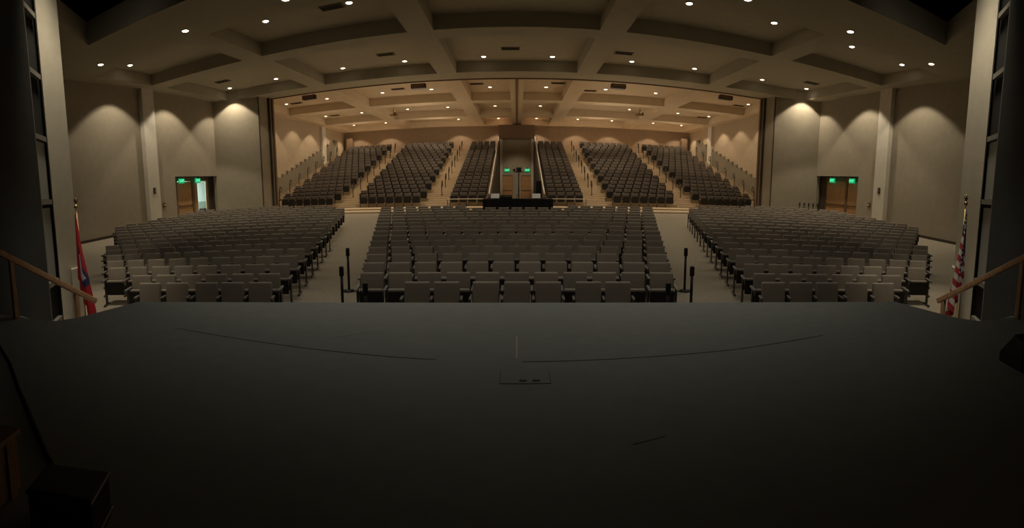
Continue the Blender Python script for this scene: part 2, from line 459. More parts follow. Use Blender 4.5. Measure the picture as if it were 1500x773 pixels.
# centre block
def az2phi(azd, R):      # where a line of sight at that bearing meets the row's arc
    a = math.radians(azd); t = 9*-math.cos(a) + math.sqrt(R*R - 81*math.sin(a)**2)
    x, y = t*math.sin(a), t*math.cos(a); return math.atan2(x, y-YC)
row1c = [-12.17, -8.56, -3.81, 0.04, 3.85, 8.73, 12.34]
for i, a in enumerate(row1c):
    put(az2phi(a, 17.07), 17.07, 'centre', 1, i, 7, True, 1 if i in (1, 4, 6) else -1)
for k in range(2, 17):
    R = Rk(k); w = 3.0 + 3.06*(k-2)/14; n = round(2*w/.555); 
    p = 2*w/n
    for i in range(n):
        if k == 16 and abs(-w + p*(i+.5)) < 1.95: continue
        put((-w + p*(i+.5))/R, R, 'centre', k, i, n, False, 1 if i == n-1 else -1)
# side blocks
row1L = [-44.63, -41.39, -37.79, -34.63, -31.29]
for s in (-1, 1):
    blk = 'red' if s < 0 else 'striped'
    for i, a in enumerate(reversed(row1L)):
        put(az2phi(s*abs(a), 17.07), 17.07, blk, 1, i, 5, True, 1 if i in ((0, 3) if s < 0 else (2, 4)) else -1)
    for k in range(2, 20):
        R = Rk(k)
        ph0 = math.radians({17: 15.4, 18: 16.4, 19: 20.0}.get(k, 14.5))
        ph1 = abs(az2phi(48.9, R))
        if k >= 3: ph1 = min(ph1, math.asin(15.6/R))
        n = 6 if k == 2 else int((ph1-ph0)*R/.555 + (.75 if k < 8 else .35))
        for i in range(n):
            phi = ph0 + (.2775 + .555*i)/R
            put(s*phi, R, blk, k, i, n, False, (1 if i == n-1 else -1) if s > 0 else (1 if i == 0 else -1))
print('floor seats', len(seats))

def d2(s): return s[0]**2 + s[1]**2
seats.sort(key=d2)
near, far = seats[:300], seats[300:]
counts = {}
for (x, y, z, rz, blk, row, i, n, down, end) in near:
    state = 'with seat down' if down else 'with folded seat'
    if blk == 'centre':
        lab = f'grey theatre chair, {ORD[i+1]} from red flag side, {ORD[row]} row of centre block'
    else:
        lab = f'grey theatre chair, {ORD[i+1]} in from the aisle, {ORD[row]} row, {SIDE[-1 if blk=="red" else 1]} block'
    grp = {'centre': 'theatre chairs of the centre block', 'red': 'theatre chairs of the red flag side block', 'striped': 'theatre chairs of the striped flag side block'}[blk]
    fb = 0 if random.random() < .6 else 1
    p, new = proto(down, end, fb)
    jz = rz + random.uniform(-.012, .012)
    if new:
        p.location = (x, y, z+ZC); p.rotation_euler = (0, 0, jz); p['label'] = lab; p['group'] = grp
    else:
        copy_tree(p, (x, y, z), jz, lab, grp)

# every further chair: rear rows of the floor and the raked tiers, beyond what is built singly
rest = [(x, y, z, rz, 1.0, 0) for (x, y, z, rz, *_r) in far]
for s in (-1, 1):
    for k in range(NT):
        for x0, x1, n in ((1.95, 4.3, 4), (5.9, 10.7, 8), (12.0, 16.6, 8)):
            p = (x1-x0)/n
            sh = .0 if k % 2 else (p*.5 if n > 4 else 0)
            for i in range(n if sh == 0 else n-1):
                x = s*(x0 + p*(i+.5) + sh)
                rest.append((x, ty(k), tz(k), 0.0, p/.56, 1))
bm = bmesh.new()
def add_simple(x, y, z, rz, w, mi, tier):
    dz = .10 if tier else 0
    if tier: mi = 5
    T = Matrix.Translation((x, y, z)) @ Matrix.Rotation(rz, 4, 'Z')
    # tapered backrest with softened top
    hw = .224*min(w, 1.05)
    pr = [(-.075, .43), (-.045, .86), (-.02, .885), (.02, .885), (.045, .865), (.0, .43)]
    a = [bm.verts.new(T @ Vector((-hw, py, pz))) for py, pz in pr]; b = [bm.verts.new(T @ Vector((hw, py, pz))) for py, pz in pr]
    for f in (a, list(reversed(b))): bm.faces.new(f).material_index = mi
    for i in range(len(pr)):
        bm.faces.new((a[i], b[i], b[(i+1) % len(pr)], a[(i+1) % len(pr)])).material_index = mi
    quad_box(bm, -hw+.01, hw-.01, -.21, -.10, .30, .60+dz*.7, mi, T)
    quad_box(bm, -hw, hw, -.24, -.205, .26, .565+dz*1.25, 2, T)
    quad_box(bm, -.265*w-.018, -.265*w+.018, -.19, -.1, 0, .6, 3, T)
    quad_box(bm, -.265*w-.026, -.265*w+.026, -.35, 0, .60, .645, 4, T)
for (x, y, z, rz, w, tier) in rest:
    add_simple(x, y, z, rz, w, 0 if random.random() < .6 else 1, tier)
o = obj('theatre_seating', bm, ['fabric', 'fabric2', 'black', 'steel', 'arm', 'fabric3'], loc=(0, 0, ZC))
tag(o, 'remaining grey theatre chairs in the rear floor rows and the raked tiers', 'chairs'); o['kind'] = 'stuff'

# ------------------------------------------------------------------ aisle handrail loops on the tiers
def loop_bm(h=1.0):
    bm = bmesh.new()
    tube(bm, [(0, 0, 0), (0, 0, h*.62), (0, .05, h*.8), (0, .16, h*.97), (0, .28, h), (0, .38, h*.93), (0, .40, h*.78), (0, .32, h*.66), (0, .18, h*.60), (0, .0, h*.56)], .034, 8)
    return bm
lp = None
for s in (-1, 1):
    for X, nm, ks in ((5.1, 'inner tier aisle', range(2, 18, 2)), (11.5, 'outer tier aisle', range(2, 18, 2)), (17.45, 'wall stair', range(2, 18, 2))):
        for j, k in enumerate(ks):
            lab = f'black looped handrail post, {ORD[j+1]} up the {nm}, {SIDE[s]}'
            loc = (s*X, ty(k)-.12, tz(k)+.135)
            if lp is None:
                lp = thing('handrail_post', lab, 'handrail', loc, 0, 'looped handrail posts in the tier aisles')
                bm = loop_bm(); obj('loop', bm, 'blackmetal', lp)
                bm = bmesh.new(); lathe(bm, [(.07, 0), (.07, .015), (.03, .03)], 12); obj('base', bm, 'blackmetal', lp)
            else:
                copy_tree(lp, loc, 0, lab, 'looped handrail posts in the tier aisles')
# pale rails capping the passage parapets
for s in (-1, 1):
    bm = bmesh.new(); tube(bm, [(0, 0, 0), (0, .3, .1), (0, 16.55, 5.12)], .045, 8)
    o = obj('parapet_rail', bm, 'pale', loc=(s*1.72, 29.75, tz(0)+.78+ZC)); tag(o, f'pale sloping rail capping the passage parapet, {SIDE[s]}', 'handrail')
# low guard rails before the tiers
for s in (-1, 1):
    t = thing('guard_rail', f'low pale guard rail before the inner tier, {SIDE[s]}', 'guard rail', (s*1.9, 29.3, -1.30))
    bm = bmesh.new(); tube(bm, [(0, 0, .5), (s*2.4, 0, .5)], .025, 8); obj('rail', bm, 'pale', t)
    for x in (0.02, 1.2, 2.38):
        bm = bmesh.new(); tube(bm, [(s*x, 0, 0), (s*x, 0, .49)], .02, 8); obj('post', bm, 'blackmetal', t)
    t = thing('guard_rail', f'short dark guard rail beside the folding partition, {SIDE[s]}', 'guard rail', (s*14.2, 28.2, -1.40))
    bm = bmesh.new(); tube(bm, [(0, 0, .86), (s*1.1, 0, .86)], .035, 8); obj('rail', bm, 'blackmetal', t)
    for x in (.03, .36, .72, 1.07):
        bm = bmesh.new(); tube(bm, [(s*x, 0, 0), (s*x, 0, .84)], .03, 8); obj('post', bm, 'blackmetal', t)

# ------------------------------------------------------------------ belt stanchions
st0 = None
def stanchion(x, y, lab, grp):
    global st0
    z = fz(x, y)
    if st0 is None:
        st0 = thing('belt_stanchion', lab, 'stanchion', (x, y, z), 0, grp)
        bm = bmesh.new(); lathe(bm, [(.17, 0), (.17, .015), (.05, .04)], 20); obj('base', bm, 'blackmetal', st0)
        bm = bmesh.new(); lathe(bm, [(.028, .035), (.028, .84)], 14); obj('post', bm, 'blackmetal', st0)
        bm = bmesh.new(); lathe(bm, [(.036, .82), (.045, .83), (.045, .99), (.035, 1.01)], 14); obj('belt_head', bm, 'black', st0)
    else: copy_tree(st0, (x, y, z), 0, lab, grp)
for s in (-1, 1):
    stanchion(s*3.84, 10.28, f'black post stanchion in the aisle by the third row, {SIDE[s]}', 'aisle stanchions')
    stanchion(s*3.30, 8.45, f'black post stanchion at the end of the second row, {SIDE[s]}', 'aisle stanchions')
    stanchion(s*2.46, 7.35, f'black post stanchion before the centre block close to the stage, {SIDE[s]}', 'aisle stanchions')
for i in range(5):
    stanchion(16.35 + .34*i, 24.35, f'black stanchion parked by the wall, {ORD[i+1]} from the folding partition', 'parked stanchions by the double doors')

# ------------------------------------------------------------------ doors
def door_leaf(name, parent, w, h, bar_dir):
    bm = bmesh.new(); quad_box(bm, 0, .05, 0, w, 0, h); bev(bm, .006, 1)
    d = obj(name, bm, 'door', parent)
    bm = bmesh.new(); quad_box(bm, .05, .1, .08, w-.08, .98, 1.06); quad_box(bm, .05, .075, .05, .13, .93, 1.1); quad_box(bm, .05, .075, w-.13, w-.05, .93, 1.1); bev(bm, .006, 1)
    obj('push_bar', bm, 'bar', d)
    bm = bmesh.new(); quad_box(bm, .05, .055, .06, w-.06, .05, .32); obj('kick_plate', bm, 'bar', d)
    return d
for s in (-1, 1):
    t = thing('double_door', f'wooden double door with push bars under green exit signs, {SIDE[s]}', 'door', (s*18.5, 0, -1.5))
    t['kind'] = 'thing'
    def q(y0, y1, z0, z1, x0=-.06, x1=.06):
        bm = bmesh.new(); quad_box(bm, x0, x1, y0, y1, z0, z1); bev(bm, .006, 1); return bm
    D = dict(A=(21.6, 22.97), mu=(22.97, 23.2), B=(23.2, 24.55)) if s < 0 else dict(A=(21.15, 22.4), mu=(22.4, 22.58), B=(22.58, 24.5))
    a0, b1 = D['A'][0], D['B'][1]
    obj('frame', q(20.97, a0-.12, 0, 2.74, -.1, .02), 'dark', t); obj('frame', q(b1+.12, 25.07, 0, 2.74, -.1, .02), 'dark', t)
    obj('frame', q(a0-.12, a0, 0, 2.52), 'doorframe', t); obj('frame', q(b1, b1+.12, 0, 2.52), 'doorframe', t)
    obj('header', q(a0-.12, b1+.12, 2.48, 2.74), 'doorframe', t); obj('mullion', q(D['mu'][0], D['mu'][1], 0, 2.48, -.08, .08), 'doorframe', t)
    for key in 'AB':
        y0, y1 = D[key]; w = y1 - y0; opened = s < 0 and key == 'B'
        d = door_leaf('door_leaf', t, w, 2.47, 1)
        if opened: d.location = (-.08, y1-.02, 0); d.rotation_euler = (0, 0, math.radians(38))
        elif s < 0: d.location = (-.02, y0, 0)
        else: d.location = (.02, y1, 0); d.rotation_euler = (0, 0, PI)
    if s < 0: obj('side_panel', q(23.2, 23.58, 0, 2.48, -.05, .0), 'door', t)
# corridor seen through the open leaf
bm = bmesh.new()
quad_box(bm, -21.4, -21.2, 19.5, 30, -.35, 1.6); quad_box(bm, -21.3, -18.56, 30, 30.2, -1.6, 1.6); quad_box(bm, -21.3, -18.56, 19.3, 19.5, -1.6, 1.6); quad_box(bm, -21.4, -18.3, 19.3, 30.2, 1.6, 1.75)
quad_box(bm, -18.62, -18.56, 25.12, 30.1, -1.6, 1.7); quad_box(bm, -18.62, -18.56, 19.3, 20.9, -1.6, 1.7)
struct('wall_corridor', bm, 'corr')
bm = bmesh.new(); quad_box(bm, -21.4, -21.17, 19.5, 30, -1.6, -.35); struct('trim_corridor_wainscot', bm, 'corrlow')
bm = bmesh.new(); quad_box(bm, -21.4, -18.5, 19.3, 30.2, -1.9, -1.51); struct('floor_corridor', bm, 'carpet')
t = thing('picture_frame', 'small dark framed notice on the pale corridor wall', 'picture', (-21.17, 26.75, .22))
bm = bmesh.new(); quad_box(bm, 0, .03, -.16, .16, -.22, .22); bev(bm, .006, 1); obj('frame', bm, 'black', t)
bm = bmesh.new(); quad_box(bm, .03, .035, -.12, .12, -.17, .17); obj('picture', bm, 'dark', t)
t = thing('waste_bin', 'dark waste bin standing in the corridor beyond the open door', 'bin', (-20.6, 26.75, -1.51))
bm = bmesh.new(); lathe(bm, [(.2, 0), (.26, .62)], 18); obj('body', bm, 'black', t)
bm = bmesh.new(); lathe(bm, [(.275, .61), (.275, .66), (.2, .7)], 18); obj('lid', bm, 'black', t)
# rear doors in the passage
for s, x0 in ((-1, -1.40), (1, .46)):
    t = thing('passage_door', f'single wooden door at the end of the entry passage, {SIDE[s]}', 'door', (x0, 46.72, -1.5))
    bm = bmesh.new(); quad_box(bm, 0, .97, 0, .05, 0, 2.42); bev(bm, .005, 1); d = obj('door_leaf', bm, 'door', t)
    bm = bmesh.new(); quad_box(bm, .06, .91, -.06, 0, 1.0, 1.08); bev(bm, .006, 1); obj('push_bar', bm, 'bar', d)
    bm = bmesh.new(); quad_box(bm, -.03, 0, -.04, .07, 0, 2.5); quad_box(bm, .97, 1.0, -.04, .07, 0, 2.5); quad_box(bm, -.03, 1.0, -.04, .07, 2.42, 2.5); obj('frame', bm, 'doorframe', t)

# exit signs
def text_mesh(s, size):
    cu = bpy.data.curves.new('lettering', 'FONT'); cu.body = s; cu.size = size; cu.align_x = 'CENTER'; cu.align_y = 'CENTER'; cu.extrude = .004
    o = bpy.data.objects.new('tmp', cu); C.objects.link(o)
    dg = bpy.context.evaluated_depsgraph_get(); me = bpy.data.meshes.new_from_object(o.evaluated_get(dg))
    bpy.data.objects.remove(o); return me
EX = text_mesh('EXIT', .21)
EX.materials.clear(); EX.materials.append(M['exitletter'])
ex0 = None
def exit_sign(x, y, z, rz, lab):
    global ex0
    if ex0 is None:
        ex0 = thing('exit_sign', lab, 'exit sign', (x, y, z), rz, 'green exit signs')
        bm = bmesh.new(); quad_box(bm, -.24, .24, 0, .07, -.14, .14); bev(bm, .012, 2); obj('housing', bm, 'exit', ex0)
        o = bpy.data.objects.new('lettering', EX); C.objects.link(o); o.parent = ex0; o.location = (0, -.006, 0); o.rotation_euler = (PI/2, 0, 0)
        bm = bmesh.new(); quad_box(bm, -.03, .03, .02, .05, .15, .28); obj('mount', bm, 'black', ex0)
    else: copy_tree(ex0, (x, y, z), rz, lab, 'green exit signs')
exit_sign(-18.18, 21.75, 1.0, PI/2, 'green exit sign over the closed door leaf, red flag side wall')
exit_sign(-18.18, 23.3, 1.0, PI/2, 'green exit sign beside the open lit doorway')
exit_sign(18.18, 21.75, 1.0, -PI/2, 'green exit sign over the door leaf next to the pilaster, striped flag side wall')
exit_sign(18.18, 23.65, 1.0, -PI/2, 'green exit sign over the double door, nearer the folding partition, striped flag side')
exit_sign(-.93, 46.5, 1.48, 0, 'green exit sign over the passage door, red flag side')
exit_sign(1.02, 46.5, 1.48, 0, 'green exit sign over the passage door, striped flag side')

# small wall devices
for s in (-1, 1):
    t = thing('wall_speaker', f'small dark wall speaker on the cream pilaster, {SIDE[s]}', 'speaker', (s*17.72, 18.83, .5))
    bm = bmesh.new(); quad_box(bm, -.06 if s > 0 else 0, 0 if s > 0 else .06, -.08, .08, -.16, .16); bev(bm, .02, 2); obj('cabinet', bm, 'black', t)
    bm = bmesh.new(); quad_box(bm, (-.064 if s > 0 else .058), (-.058 if s > 0 else .064), -.06, .06, -.12, .12); obj('grille', bm, 'steel', t)
    t = thing('fire_alarm', f'small dark alarm box on the wall beside the double door, {SIDE[s]}', 'alarm', (s*18, 19.85, -.32))
    bm = bmesh.new(); quad_box(bm, -.06 if s > 0 else 0, 0 if s > 0 else .06, -.1, .1, -.13, .13); bev(bm, .01, 1); obj('wall_mount', bm, 'bar', t)
    bm = bmesh.new(); quad_box(bm, (-.075 if s > 0 else .06), (-.06 if s > 0 else .075), -.05, .05, -.02, .03); obj('pull_handle', bm, 'white', t)

# ------------------------------------------------------------------ control table
t = thing('control_table', 'long table under a floor-length black cloth behind the centre block', 'table', (.05, 22.4, -1.62))
bm = bmesh.new(); quad_box(bm, -1.6, 1.6, -.36, .36, .96, 1.0); obj('tabletop', bm, 'black', t)
bm = bmesh.new()
n = 90; loopv = []
per = [(-1.62, -.4), (1.62, -.4), (1.62, .4), (-1.62, .4), (-1.62, -.4)]
pts = []
for (xa, ya), (xb, yb) in zip(per, per[1:]):
    m_ = int(math.hypot(xb-xa, yb-ya)/.06)
    for i in range(m_): pts.append((xa + (xb-xa)*i/m_, ya + (yb-ya)*i/m_))
top = [bm.verts.new((x, y, 1.015)) for x, y in pts]
bot = [bm.verts.new((x*(1 + .012*math.sin(i*1.3)), y*(1 + .06*math.sin(i*1.3)), .03)) for i, (x, y) in enumerate(pts)]
for i in range(len(pts)):
    bm.faces.new((top[i], top[(i+1) % len(pts)], bot[(i+1) % len(pts)], bot[i]))
bm.faces.new(top)
o = obj('tablecloth', bm, 'cloth', loc=(.05, 22.4, -1.62+ZC)); tag(o, 'black cloth draped to the floor over the control table', 'tablecloth')
TZ = -.603
for x, nm in ((-1.1, 'red flag end'), (1.0, 'striped flag end')):
    t = thing('laptop', f'open white-backed laptop on the black control table, {nm}', 'laptop', (x*.93, 22.4, TZ))
    bm = bmesh.new(); quad_box(bm, -.2, .2, -.0, .27, 0, .018); bev(bm, .006, 1); obj('base', bm, 'steel', t)
    bm = bmesh.new(); quad_box(bm, -.2, .2, -.009, .009, 0, .25); bev(bm, .006, 1); l = obj('lid', bm, 'white', t); l.location = (0, .0, .012); l.rotation_euler = (math.radians(-32), 0, 0); l.location = (0, .26, .012)
    bm = bmesh.new(); quad_box(bm, -.185, .185, .009, .011, .02, .235); obj('screen', bm, 'black', l)
t = thing('sound_mixer', 'low black mixing console on the control table', 'mixer', (-.5, 22.35, TZ))
bm = bmesh.new(); prism(bm, [(-.28, -.22), (.28, -.22), (.28, .22), (-.28, .22)], 0, .11); bev(bm, .012, 2); obj('body', bm, 'black', t)
bm = bmesh.new(); quad_box(bm, -.26, .26, .12, .2, .1, .16); bev(bm, .01, 1); obj('meter_bridge', bm, 'black', t)
bm = bmesh.new(); quad_box(bm, -.24, .24, -.18, .08, .11, .115); obj('fader_panel', bm, 'steel', t)
t = thing('desk_lamp', 'tiny black gooseneck lamp on the control table beside the tripod', 'lamp', (-.02, 22.25, TZ))
bm = bmesh.new(); lathe(bm, [(.05, 0), (.05, .02), (.012, .03)], 12); obj('base', bm, 'black', t)
bm = bmesh.new(); tube(bm, [(0, 0, .02), (0, 0, .12), (.03, 0, .16), (.07, 0, .15)], .008, 6); obj('neck', bm, 'black', t)
bm = bmesh.new(); lathe(bm, [(.03, .11), (.012, .16)], 10, c=(.08, 0)); obj('shade', bm, 'black', t)
t = thing('camera_tripod', 'tall black pole stand behind the control table', 'tripod', (.1, 25.0, -1.5))
bm = bmesh.new(); tube(bm, [(0, 0, .1), (0, 0, 2.18)], .03, 10); obj('pole', bm, 'blackmetal', t)
bm = bmesh.new(); quad_box(bm, -.26, .26, -.05, .05, 2.18, 2.22); bev(bm, .01, 1); obj('cross_bar', bm, 'blackmetal', t)
for k in range(3):
    a = PI/2 + k*2*PI/3; bm = bmesh.new(); tube(bm, [(0, 0, .75), (.42*math.cos(a), .42*math.sin(a), .02)], .015, 8); obj('leg', bm, 'blackmetal', t)
t = thing('video_camera', 'dark video camera mounted on top of the tall pole stand', 'camera', (.1, 25.0, .72))
bm = bmesh.new(); quad_box(bm, -.14, .14, -.16, .2, .0, .22); bev(bm, .02, 2); obj('body', bm, 'steel', t)
bm = bmesh.new(); lathe(bm, [(.07, 0), (.07, .12), (.085, .14)], 14); l = obj('camera_lens', bm, 'black', t); l.location = (.03, -.14, .1); l.rotation_euler = (PI/2, 0, 0)
bm = bmesh.new(); quad_box(bm, -.3, -.18, -.03, .02, .02, .14); bev(bm, .01, 1); obj('monitor', bm, 'black', t)
# dark drape beside the passage wall
bm = bmesh.new()
for i in range(13):
    pass
n = 14; rows = []
for zz in (0, .9, 1.8):
    rows.append([bm.verts.new((.42*(i/n-.5)*(1 if zz < 1.7 else .75), .05*math.sin(i*1.7), zz)) for i in range(n+1)])
for a, b in zip(rows, rows[1:]):
    for i in range(n): bm.faces.new((a[i], a[i+1], b[i+1], b[i])).smooth = True
o = obj('hanging_drape', bm, 'cloth', loc=(1.38, 30.2, -1.5+ZC)); tag(o, 'dark drape hanging at the passage wall behind the control table, striped flag side', 'drape')

# ------------------------------------------------------------------ ceiling fittings
dl = {}
def downlight(x, y, z, warm, lab, grp):
    if warm not in dl:
        t = thing('downlight', lab, 'downlight', (x, y, z), 0, grp)
        bm = bmesh.new(); lathe(bm, [(.125, -.001), (.165, -.012), (.165, -.02), (.118, -.022), (.112, -.004)], 24); obj('trim_ring', bm, 'ring', t)
        bm = bmesh.new(); lathe(bm, [(.11, -.02), (.09, -.032), (.03, -.038)], 20); obj('lens', bm, 'lensw' if warm else 'lens', t)
        dl[warm] = t
    else: copy_tree(dl[warm], (x, y, z), 0, lab, grp)
lampdata = {}
def lamp(x, y, z, power, col, size=98, key='a', blend=.22):
    k = (key, power, size)
    if k not in lampdata:
        L = bpy.data.lights.new('downlight_and_fill_lamp', 'SPOT'); L.energy = power; L.color = col; L.spot_size = math.radians(size); L.spot_blend = blend; L.shadow_soft_size = .09
        lampdata[k] = L
    o = bpy.data.objects.new('downlight_and_fill_lamp', lampdata[k]); C.objects.link(o); o.location = (x, y, z-.06+ZC)
CF = (1.0, .87, .66); CR = (1.0, .80, .57)
PF, PR = 170, 190
front_rows = [(13.75, H, [-15.5, -10.85, -6.85, 6.85, 10.95, 15.4], 'stage-edge soffit'),
              (16.4, HC, [-16.4, -9.06, -5.72, 5.9, 9.34, 13.2, 16.3], 'front coffers'),
              (24.75, HC, [-16.4, -13.2, -9.12, -5.72, -1.66, 1.79, 5.88, 9.34, 13.5, 16.6], 'coffers before the hall header')]
for y, z, xsr, nm in front_rows:
    for i, x in enumerate(xsr):
        downlight(x, y, z, False, f'small glowing round downlight, {ORD[i+1]} from red flag side in the {nm}', 'downlights over the floor seating')
        lamp(x, y, z, PF*((3.1 if abs(x) > 16 else .75) if y > 14 else (.25 if abs(x) > 15 else .9)), CF, key='f')
rear_rows = [(32.2, [-16.4, -13.15, -9.05, -5.66, -1.76, 1.93, 5.9, 9.38, 16.5], 'first rear coffers'),
             (39.7, [-16.4, -13.06, -9.02, -5.65, -1.76, 1.92, 9.33, 13.6, 16.5], 'middle rear coffers'),
             (46.9, [-16.3, -12.93, -5.63, -1.75, 1.91, 5.9, 9.28, 13.5, 16.5], 'coffers along the rear wall')]
for y, xsr, nm in rear_rows:
    for i, x in enumerate(xsr):
        downlight(x, y, HC, True, f'small warm round downlight, {ORD[i+1]} from red flag side in the {nm}', 'downlights over the tiers')
        lamp(x, y, HC, PR*(1.7 if abs(x) > 16 or y > 46 else .9), CR, key='r', size=100)
lamp(0, 41.5, 5.86, 420, CR, key='e', size=60, blend=.5)  # added lamp without a fixture, brightens the entry passage
for s in (-1, 1):           # burning behind the beams
    for x in (16.4, 5.8, 9.3, 1.8): lamp(s*x, 20.5, HC, PF*(2.9 if x > 16 else .75), CF, key='f')
    for x in (16.4, 13.1, 9.1, 5.7, 1.8): lamp(s*x, 28.9, HC, PR, CR, key='r', size=100)
    for x in (16.4, 13.1, 9.1, 5.7, 1.8): lamp(s*x, 36.3, HC, PR, CR, key='r', size=100)
    lamp(s*9.3, 43.6, HC, PR, CR, key='r', size=100); lamp(s*16.4, 43.6, HC, PR, CR, key='r', size=100)
    pass

v0 = None
def vent(x, y, lab, w=.9, d=.45):
    global v0
    if v0 is None:
        v0 = thing('ceiling_vent', lab, 'vent', (x, y, HC), 0, 'ceiling vents')
        bm = bmesh.new(); quad_box(bm, -w/2, w/2, -d/2, d/2, -.03, -.001); bev(bm, .008, 1); obj('frame', bm, 'vent', v0)
        bm = bmesh.new()
        for i in range(5): quad_box(bm, -w/2+.06, w/2-.06, -d/2+.06+i*.07, -d/2+.09+i*.07, -.045, -.03)
        obj('slats', bm, 'dark', v0)
    else: copy_tree(v0, (x, y, HC), 0, lab, 'ceiling vents')
for x, y, n in ((-15.7, 23.0, 'wall-side coffer, red flag side'), (-6.3, 23.2, 'next to middle coffer, red flag side'), (-.3, 23.4, 'middle coffer'), (5.15, 23.4, 'next to middle coffer, striped flag side'), (15.95, 23.3, 'wall-side coffer, striped flag side')):
    vent(x, y, f'brown ceiling vent over the floor seats, {n}')
for x, y, n in ((-6.4, 16.5, 'red flag side'),): vent(x, y, 'brown ceiling vent in a coffer close to the stage, red flag side')
for x, y, n in ((-15.7, 32.4, 'first rear wall coffer, red flag side'), (-7.76, 31.4, 'first rear coffer, red flag side'), (-2.55, 31.1, 'first rear coffer beside the centre track, red flag side'), (2.6, 30.9, 'first rear coffer beside the centre track, striped flag side'), (4.95, 32.9, 'first rear coffer, striped flag side'), (16.2, 33.2, 'first rear wall coffer, striped flag side'), (-15.6, 39.8, 'middle rear wall coffer, red flag side'), (16.2, 40.6, 'middle rear wall coffer, striped flag side')):
    vent(x, y, f'brown ceiling vent in the {n}')
# black speaker boxes hung just behind the header
for x, lab in ((-12.9, 'black speaker box behind the header, outer one on red flag side'), (-5.8, 'black speaker box behind the header, inner one on red flag side'), (6.0, 'black speaker box behind the header, inner one on striped flag side'), (13.0, 'black speaker box behind the header, outer one on striped flag side')):
    t = thing('hanging_speaker', lab, 'speaker', (x, 28.6, 5.8), 0, 'speaker boxes behind the header')
    bm = bmesh.new(); quad_box(bm, -.44, .44, -.18, .18, 0, .26); bev(bm, .02, 2); obj('cabinet', bm, 'black', t)
    bm = bmesh.new(); quad_box(bm, -.4, .4, -.19, -.18, .03, .23); obj('grille', bm, 'booth', t)
    for xx in (-.3, .3):
        bm = bmesh.new(); tube(bm, [(xx, 0, .24), (xx, 0, HC-5.8)], .012, 6); obj('bracket', bm, 'blackmetal', t)
# pendant projector mounts
for s in (-1, 1):
    t = thing('hanging_projector', f'small projector hung on a pole from the rear ceiling, {SIDE[s]}', 'projector', (s*9.4, 36.5, 5.52))
    bm = bmesh.new(); tube(bm, [(0, 0, .08), (0, 0, HC-5.52)], .03, 8); obj('pole', bm, 'blackmetal', t)
    bm = bmesh.new(); quad_box(bm, -.3, .3, -.2, .2, 0, .09); bev(bm, .02, 2); obj('body', bm, 'bar', t)
    bm = bmesh.new(); quad_box(bm, .05, .25, -.26, -.1, .09, .22); bev(bm, .02, 1); obj('mount', bm, 'bar', t)

# ------------------------------------------------------------------ flags on poles
def flag_mat(kind):
    m = bpy.data.materials.new(kind); m.use_nodes = True; nt = m.node_tree; b = nt.nodes['Principled BSDF']; b.inputs['Roughness'].default_value = .75
    uv = nt.nodes.new('ShaderNodeUVMap'); sep = nt.nodes.new('ShaderNodeSeparateXYZ'); nt.links.new(uv.outputs['UV'], sep.inputs['Vector'])
    def math_(op, a, bb=None, c=None):
        n = nt.nodes.new('ShaderNodeMath'); n.operation = op
        for i, v in enumerate((a, bb, c)):
            if v is None: continue
            if isinstance(v, (int, float)): n.inputs[i].default_value = v
            else: nt.links.new(v, n.inputs[i])
        return n.outputs[0]
    def mix(f, a, bb):
        n = nt.nodes.new('ShaderNodeMix'); n.data_type = 'RGBA'
        nt.links.new(f, n.inputs[0])
        for i, v in ((6, a), (7, bb)):
            if isinstance(v, tuple): n.inputs[i].default_value = (*v, 1)
            else: nt.links.new(v, n.inputs[i])
        return n.outputs[2]
    u, v = sep.outputs[0], sep.outputs[1]           # u along the fly, v along the hoist (0 bottom, 1 top)
    if kind == 'striped':
        st = math_('GREATER_THAN', math_('MODULO', math_('MULTIPLY', v, 13.0), 2.0), 1.0)
        col = mix(st, (.33, .018, .024), (.5, .46, .4))
        cant = math_('MULTIPLY', math_('LESS_THAN', u, .8), math_('GREATER_THAN', v, .34))
        fu = math_('SUBTRACT', math_('FRACT', math_('MULTIPLY', u, 12.0)), .5); fv = math_('SUBTRACT', math_('FRACT', math_('MULTIPLY', v, 15.0)), .5)
        dist = math_('ADD', math_('MULTIPLY', fu, fu), math_('MULTIPLY', fv, fv))
        star = math_('LESS_THAN', dist, .075)
        cc = mix(star, (.012, .014, .05), (.55, .52, .46))
        col = mix(cant, col, cc)
    else:                                            # red with a white diamond edged in blue
        du = math_('ABSOLUTE', math_('SUBTRACT', u, .72)); dv = math_('ABSOLUTE', math_('SUBTRACT', v, .5))
        dd = math_('ADD', math_('MULTIPLY', du, 1.05), dv)
        col = mix(math_('LESS_THAN', dd, .32), (.40, .010, .018), (.02, .025, .08))
        col = mix(math_('LESS_THAN', dd, .23), col, (.55, .52, .47))
    nt.links.new(col, b.inputs['Base Color'])
    return m

